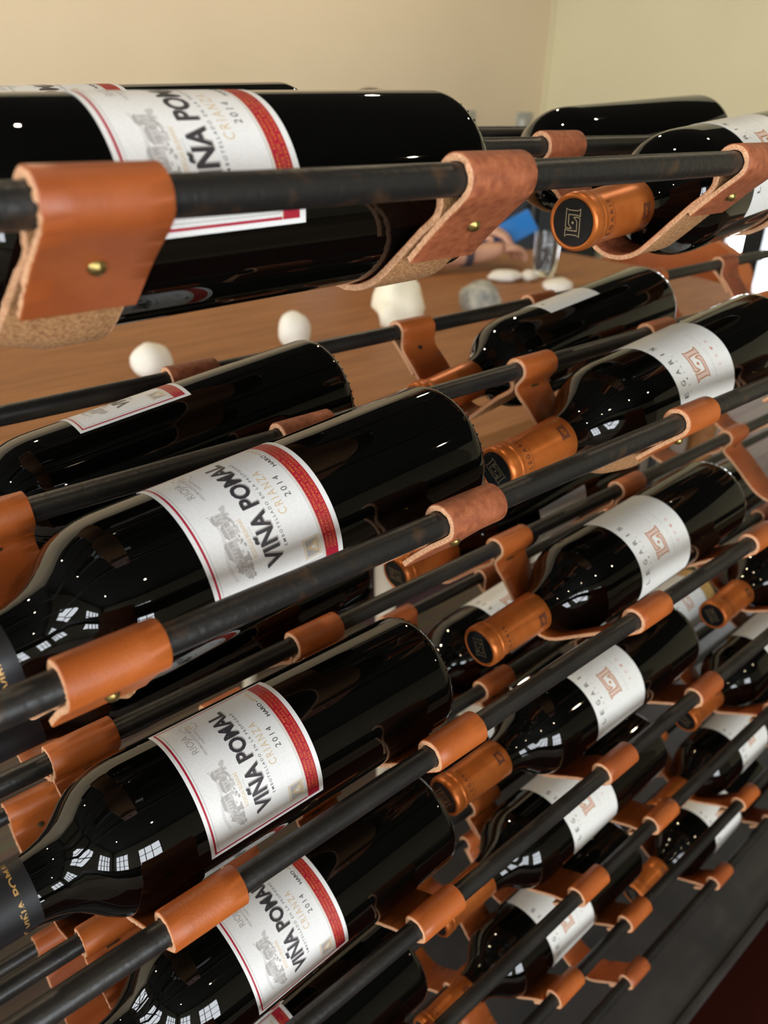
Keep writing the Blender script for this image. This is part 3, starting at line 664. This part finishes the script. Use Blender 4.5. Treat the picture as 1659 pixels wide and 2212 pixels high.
bm = bmesh.new(); lathe(bm, [(0, .0), (.031, 0), (.033, .003), (.036, .11), (.0342, .11), (.031, .012), (0, .010)], 40)
g = obj('drinking_glass', bm, M['clear'], angle=40); g.location = (1.825, 1.375, TZ); tag(g, 'clear drinking glass on the table beside white pebbles', 'glass')

bm = bmesh.new(); box(bm, (1.0, -.20, .006), (3.2, 1.2, .012), .004)  # added sheet, coloured to stand in for wood floor lying in shadow
o = obj('floor_cover', bm, M['mat'], angle=30); tag(o, 'dark maroon sheet added over the shaded floor in front of the rack plinth', 'mat')
# ------------------------------------------------------------------ chairs
def rounded_tube(name, pts, r, m, parent): bm = bmesh.new(); tube(bm, catmull(pts, .02), r, 14); return obj(name, bm, m, parent, angle=50)
t = thing('side_chair', 'pale wooden chair pushed under the near edge of the table', 'chair', Matrix.Translation((.92, .98, 0)))
bm = bmesh.new(); box(bm, (0, 0, .445), (.43, .42, .05), .018); tag(obj('seat', bm, M['seat_cloth'], t, angle=40), 'dark maroon seat pad')
for sx in (-1, 1):
    for sy in (-1, 1):
        top = .425 if sy > 0 else .70
        bm = bmesh.new(); cyl(bm, (sx * .205, sy * .20 + (-.03 if sy < 0 else .02), 0), (sx * .195, sy * .19, top), .014, .018, 16); obj('leg', bm, M['pale_wood'], t, angle=40)
bm = bmesh.new(); box(bm, (0, -.19, .655), (.38, .018, .08), .006); obj('backrest', bm, M['pale_wood'], t, angle=40)
t = thing('leather_armchair', 'orange leather chair at the far end of the table', 'chair', Matrix.Translation((2.40, 1.37, 0)) @ Matrix.Rotation(math.radians(90), 4, 'Z'))
bm = bmesh.new(); ringsA = []
for j in range(13):
    z = .40 + .40 * j / 12; row = []
    for i in range(25):
        a = math.radians(-20 - 140 * i / 24); rad = .29 + .02 * math.sin(j / 12 * PI); drop = .10 * abs(math.cos(a)) ** 2 * (j / 12)
        row.append((rad * math.cos(a), rad * math.sin(a), z - drop))
    ringsA.append(row)
outer = [[bm.verts.new(p) for p in r] for r in ringsA]; inner = [[bm.verts.new((p[0] * .86, p[1] * .86, p[2])) for p in r] for r in ringsA]
for S, fl in ((outer, 0), (inner, 1)):
    for A, B in zip(S, S[1:]):
        for i in range(24):
            q = (A[i], A[i + 1], B[i + 1], B[i]); bm.faces.new(q if fl else q[::-1])
for A, B in ((outer[0], inner[0]), (inner[-1], outer[-1])):
    for i in range(24): bm.faces.new((A[i], A[i + 1], B[i + 1], B[i]))
for e in (0, 24):
    for j in range(12): bm.faces.new((outer[j][e], outer[j + 1][e], inner[j + 1][e], inner[j][e]))
bmesh.ops.recalc_face_normals(bm, faces=bm.faces); obj('backrest', bm, M['orange_leather'], t, angle=60)
bm = bmesh.new(); box(bm, (0, -.02, .42), (.50, .46, .10), .035); obj('seat', bm, M['orange_leather'], t, angle=60)
for sx in (-1, 1):
    for sy in (-1, 1):
        bm = bmesh.new(); cyl(bm, (sx * .22, sy * .20 - .02, 0), (sx * .18, sy * .16 - .02, .38), .011, .015, 14); obj('leg', bm, M['black_frame'], t, angle=40)

# ------------------------------------------------------------------ the person at the far side of the table
def skin_body(name, joints, bones, m, parent=None, sub=2, root=0):
    me = bpy.data.meshes.new(name); me.from_pydata([j[0] for j in joints], bones, []); me.update()
    o = bpy.data.objects.new(name, me); link(o)
    o.modifiers.new('Skin', 'SKIN'); sv = me.skin_vertices[0].data
    for i, j in enumerate(joints):
        r = j[1] if isinstance(j[1], tuple) else (j[1], j[1]); sv[i].radius = r; sv[i].use_root = (i == root)
    s = o.modifiers.new('Sub', 'SUBSURF'); s.levels = sub; s.render_levels = sub
    dg = bpy.context.evaluated_depsgraph_get(); m2 = bpy.data.meshes.new_from_object(o.evaluated_get(dg)); bpy.data.objects.remove(o); bpy.data.meshes.remove(me)
    m2.name = name; m2.materials.append(m); m2.polygons.foreach_set('use_smooth', [True] * len(m2.polygons))
    return link(bpy.data.objects.new(name, m2), parent)
PX, PY = 1.40, 1.90
face = Vector((.72, -.69, 0)).normalized(); rgt = Vector((face.y, -face.x, 0))      # the person's right-hand side
root = thing('person', 'seated person in a white shirt holding a blue phone over the table', 'person', Matrix.Translation((PX, PY, 0)))
def W(f, r, z): return tuple(face * f + rgt * r + Vector((0, 0, z)))
toP = lambda v: tuple(Vector(v) - Vector((PX, PY, 0)))
wrR, wrL = Vector(toP((1.735, 1.530, TZ + .040))), Vector(toP((1.775, 1.630, TZ + .085)))
elR, elL = Vector(toP((1.500, 1.600, TZ + .045))), Vector(toP((1.57, 1.83, TZ + .06)))
shR, shL = Vector(W(.11, .17, .915)), Vector(W(.11, -.17, .915))
J = [(W(0, 0, .50), (.155, .12)), (W(.01, 0, .62), (.135, .105)), (W(.05, 0, .77), (.15, .105)), (W(.09, 0, .88), (.13, .085)), (W(.12, 0, .955), .055), (W(.15, 0, 1.03), .052), (W(.16, 0, 1.07), .06), (W(.16, 0, 1.11), .062)]
Bn = [(0, 1), (1, 2), (2, 3), (3, 4), (4, 5), (5, 6), (6, 7)]
def arm(sh, el, wr):
    b = len(J); J.extend([(tuple(sh), .052), (tuple(sh.lerp(el, .5)), .045), (tuple(el), .039), (tuple(el.lerp(wr, .35)), .038), (tuple(el.lerp(wr, .75)), .030), (tuple(wr), .0255)])
    Bn.append((3, b)); Bn.extend([(b + i, b + i + 1) for i in range(5)])
arm(shR, elR, wrR); arm(shL, elL, wrL)
for s_ in (1, -1):
    b = len(J); hip = Vector(W(.03, .09 * s_, .48)); knee = Vector(W(.42, .12 * s_, .50)); ank = Vector(W(.40, .13 * s_, .09)); toe = Vector(W(.55, .15 * s_, .04))
    J.extend([(tuple(hip), .088), (tuple(hip.lerp(knee, .5)), .075), (tuple(knee), .058), (tuple(knee.lerp(ank, .35)), .055), (tuple(ank), .038), (tuple(toe), .034)])
    Bn.append((0, b)); Bn.extend([(b + i, b + i + 1) for i in range(5)])
# palms and fingers continue from the wrists
def hand(wr, d, upv, palm_w, bi):
    d = d.normalized(); sdv = d.cross(upv).normalized(); upv = sdv.cross(d).normalized()
    c = len(J); J.append((tuple(wr + d * .045), (.032, .016))); Bn.append((bi, c))
    for q, (off, ln) in enumerate(((-.030, .062), (-.010, .074), (.010, .078), (.029, .070))):
        b = len(J); k0 = wr + d * .085 + sdv * off
        J.extend([(tuple(k0), .0105), (tuple(k0 + d * ln * .40 - upv * .012), .0088), (tuple(k0 + d * ln * .62 - upv * .034), .0080), (tuple(k0 + d * ln * .60 - upv * .052), .0072)])
        Bn.append((c, b)); Bn.extend([(b + i, b + i + 1) for i in range(3)])
    b = len(J); k0 = wr + d * .035 + sdv * .034 * palm_w
    J.extend([(tuple(k0), .0115), (tuple(k0 + d * .028 + sdv * .018 * palm_w - upv * .008), .0100), (tuple(k0 + d * .052 + sdv * .012 * palm_w - upv * .022), .0085)])
    Bn.append((c, b)); Bn.extend([(b, b + 1), (b + 1, b + 2)])
hand(wrR, (wrR - elR).normalized() + Vector((.1, 0, .25)), Vector((0, 0, 1)), -1, 13)
hand(wrL, (wrL - elL).normalized() + Vector((0, -.3, .0)), Vector((0, 0, 1)), 1, 19)
body = skin_body('body', J, Bn, M['skin'], root)
# head: shaped, with a face
hc = Vector(W(.185, 0, 1.085)); bm = bmesh.new(); bmesh.ops.create_uvsphere(bm, u_segments=40, v_segments=28, radius=1)
for v in bm.verts:
    p = v.co.copy(); f_, r_, z_ = p.x, p.y, p.z
    wd = .074 * (1 - .16 * max(0, -z_)) ; dp = .094; ht = .113
    if z_ < 0 and f_ < 0: dp *= 1 - .25 * -z_
    q = Vector((f_ * dp, r_ * wd, z_ * ht))
    if f_ > .5:
        nose = math.exp(-((r_ / .16) ** 2)) * math.exp(-(((z_ + .16) / .20) ** 2)); q.x += .020 * nose
        q.x -= .008 * math.exp(-(((abs(r_) - .36) / .16) ** 2)) * math.exp(-(((z_ - .02) / .13) ** 2))
        q.x += .005 * math.exp(-((r_ / .3) ** 2)) * math.exp(-(((z_ + .55) / .1) ** 2)); q.x += .006 * math.exp(-((r_ / .25) ** 2)) * math.exp(-(((z_ + .85) / .12) ** 2))
    v.co = hc + face * q.x + rgt * q.y + Vector((0, 0, q.z))
for s_ in (1, -1):
    cc = hc + rgt * (.076 * s_) + Vector((0, 0, -.005)) - face * .005
    r_ = bmesh.ops.create_uvsphere(bm, u_segments=14, v_segments=10, radius=1)
    for v in r_['verts']: p = v.co.copy(); v.co = cc + face * p.x * .018 + rgt * p.y * .008 + Vector((0, 0, p.z * .031))
head = obj('head', bm, M['skin'], root)
for s_ in (1, -1):
    bm = bmesh.new(); cc = hc + face * .078 + rgt * (.029 * s_) + Vector((0, 0, .002)); bmesh.ops.create_uvsphere(bm, u_segments=16, v_segments=12, radius=.0115, matrix=Matrix.Translation(cc))
    n0 = len(bm.faces); bmesh.ops.create_uvsphere(bm, u_segments=12, v_segments=8, radius=.006, matrix=Matrix.Translation(cc + face * .0068 - Vector((0, 0, .001)))); bm.faces.ensure_lookup_table()
    for f in bm.faces[n0:]: f.material_index = 1
    obj('eye', bm, [M['eye'], M['iris']], head)
bm = bmesh.new(); bmesh.ops.create_uvsphere(bm, u_segments=18, v_segments=8, radius=1)
for v in bm.verts: p = v.co.copy(); v.co = hc + face * (.082 + p.x * .010) + rgt * p.y * .024 + Vector((0, 0, -.062 + p.z * .0065))
obj('mouth', bm, M['lip'], head)
bm = bmesh.new(); bmesh.ops.create_uvsphere(bm, u_segments=40, v_segments=28, radius=1)
bmesh.ops.delete(bm, geom=[v for v in bm.verts if (v.co.x > .42 and v.co.z < .52) or (v.co.z < -.55) or (v.co.x > .0 and v.co.z < -.1)], context='VERTS')
for v in bm.verts:
    p = v.co.copy(); k = 1.07 + .03 * noise.noise(p * 6); v.co = hc + face * p.x * .096 * k + rgt * p.y * .078 * k + Vector((0, 0, p.z * .116 * k))
bmesh.ops.solidify(bm, geom=bm.faces[:], thickness=.008); bmesh.ops.recalc_face_normals(bm, faces=bm.faces); obj('hair', bm, M['hair'], root)
# clothes follow the body: a short-sleeved shirt and trousers
Js = [(W(0, 0, .48), (.172, .137)), (W(.01, 0, .62), (.147, .117)), (W(.05, 0, .77), (.162, .117)), (W(.09, 0, .88), (.14, .097)), (W(.115, 0, .945), .062)]; Bs = [(0, 1), (1, 2), (2, 3), (3, 4)]
for sh, el in ((shR, elR), (shL, elL)):
    b = len(Js); Js.extend([(tuple(sh), .064), (tuple(sh.lerp(el, .45)), .060)]); Bs.extend([(3, b), (b, b + 1)])
skin_body('shirt', Js, Bs, M['shirt'], root)
Jt = [(W(0, 0, .50), (.165, .13))]; Bt = []
for s_ in (1, -1):
    b = len(Jt); hip = Vector(W(.03, .09 * s_, .49)); knee = Vector(W(.42, .12 * s_, .50)); ank = Vector(W(.40, .13 * s_, .12))
    Jt.extend([(tuple(hip), .098), (tuple(hip.lerp(knee, .5)), .085), (tuple(knee), .069), (tuple(knee.lerp(ank, .4)), .065), (tuple(ank), .056)]); Bt.append((0, b)); Bt.extend([(b + i, b + i + 1) for i in range(4)])
skin_body('trousers', Jt, Bt, M['jeans'], root)
bm = bmesh.new(); dd = (wrR - elR).normalized(); a = elR.lerp(wrR, .80); cyl(bm, a - dd * .011, a + dd * .011, .0335, .0325, 28); obj('wrist_strap', bm, M['watch'], root, angle=40)
# the phone, held between the hands
ph = thing('phone', 'phone in a bright blue case held by the seated person', 'phone', Matrix.Translation((1.868, 1.545, TZ + .085)) @ Matrix.Rotation(math.radians(-42), 4, 'Z') @ Matrix.Rotation(math.radians(-30), 4, 'Y') @ Matrix.Rotation(math.radians(50), 4, 'X'))
bm = bmesh.new(); box(bm, (0, 0, 0), (.150, .075, .010), .004); obj('case', bm, M['blue'], ph, angle=40)
bm = bmesh.new(); box(bm, (0, 0, -.0052), (.140, .067, .001)); obj('screen', bm, M['screen'], ph, smooth=False)
# the chair the person sits on
t = thing('side_chair', 'pale wooden chair under the seated person', 'chair', Matrix.Translation((PX, PY, 0)) @ Matrix.Rotation(math.atan2(face.y, face.x) - PI / 2, 4, 'Z'))
bm = bmesh.new(); box(bm, (0, 0, .355), (.43, .42, .045), .016); obj('seat', bm, M['seat_cloth'], t, angle=40)
for sx in (-1, 1):
    for sy in (-1, 1):
        bm = bmesh.new(); cyl(bm, (sx * .205, sy * .20, 0), (sx * .195, sy * .19, .34 if sy > 0 else .75), .014, .018, 16); obj('leg', bm, M['pale_wood'], t, angle=40)
bm = bmesh.new(); box(bm, (0, -.19, .70), (.38, .018, .10), .006); obj('backrest', bm, M['pale_wood'], t, angle=40)

# ------------------------------------------------------------------ light: daylight through the windows, warm ceiling lamps
world = bpy.data.worlds.new('World'); bpy.context.scene.world = world; world.use_nodes = True
bg = world.node_tree.nodes['Background']; bg.inputs['Color'].default_value = (0.90, 0.95, 1.0, 1); bg.inputs['Strength'].default_value = 15.0
def portal(c, rot, sx, sy):
    L = bpy.data.lights.new('window_portal', 'AREA'); L.shape = 'RECTANGLE'; L.size = sx; L.size_y = sy; L.cycles.is_portal = True
    o = bpy.data.objects.new('window_portal', L); link(o); o.location = c; o.rotation_euler = rot
for (a, b, z0, z1) in WIN_L: portal((XL - .12, (a + b) / 2, (z0 + z1) / 2), (0, math.radians(-90), 0), z1 - z0, b - a)
for (a, b, z0, z1) in WIN_R: portal((XR + .12, (a + b) / 2, (z0 + z1) / 2), (0, math.radians(90), 0), z1 - z0, b - a)
for (a, b, z0, z1) in WIN_N: portal(((a + b) / 2, YN - .12, (z0 + z1) / 2), (math.radians(90), 0, 0), b - a, z1 - z0)
spots = [(x, y) for x in (-1.6, .4, 2.4) for y in (-1.6, .5, 2.3)]
words = {-1.6: 'first', .4: 'second', 2.4: 'third'}; rws = {-1.6: 'near', .5: 'middle', 2.3: 'far'}
for x, y in spots:
    t = thing('ceiling_lamp', f'warm ceiling lamp, {words[x]} from the left in the {rws[y]} row', 'lamp', Matrix.Translation((x, y, H)), 'warm ceiling lamps')
    bm = bmesh.new(); lathe(bm, [(.0, 0), (.045, 0), (.045, -.11), (.040, -.11), (.040, -.05), (0, -.05)], 28); bmesh.ops.recalc_face_normals(bm, faces=bm.faces); obj('shade', bm, M['lamp_metal'], t, angle=40)
    bm = bmesh.new(); bmesh.ops.create_uvsphere(bm, u_segments=16, v_segments=10, radius=.022, matrix=Matrix.Translation((0, 0, -.075))); obj('bulb', bm, M['bulb'], t)
    L = bpy.data.lights.new('lamp_light', 'SPOT'); L.energy = 38 if y > 2 else 16; L.color = (1.0, .80, .55); L.spot_size = math.radians(150); L.spot_blend = .6; L.shadow_soft_size = .03
    o = bpy.data.objects.new('lamp_light', L); link(o); o.location = (x, y, H - .115)

# ------------------------------------------------------------------ camera
cam = bpy.data.cameras.new('Camera'); co = bpy.data.objects.new('Camera', cam); link(co)
R_ = Vector((0.7468, -0.66443, 0.02852)); U_ = Vector((0.29029, 0.36426, 0.8849)); F_ = Vector((0.59835, 0.65257, -0.46491))
co.matrix_world = Matrix(((R_.x, U_.x, -F_.x, 0), (R_.y, U_.y, -F_.y, 0), (R_.z, U_.z, -F_.z, CAMZ), (0, 0, 0, 1)))
cam.sensor_fit = 'VERTICAL'; cam.sensor_height = 36; cam.sensor_width = 27; cam.lens = 36 * 1725.6 / 2212
cam.clip_start = .01; cam.clip_end = 100
cam.dof.use_dof = True; cam.dof.focus_distance = 0.40; cam.dof.aperture_fstop = 0.02808 / 0.0028
bpy.context.scene.camera = co
vs_ = bpy.context.scene.view_settings; vs_.view_transform = 'Standard'; vs_.look = 'None'; vs_.gamma = 1; vs_.exposure = 0.05; vs_.use_curve_mapping = False
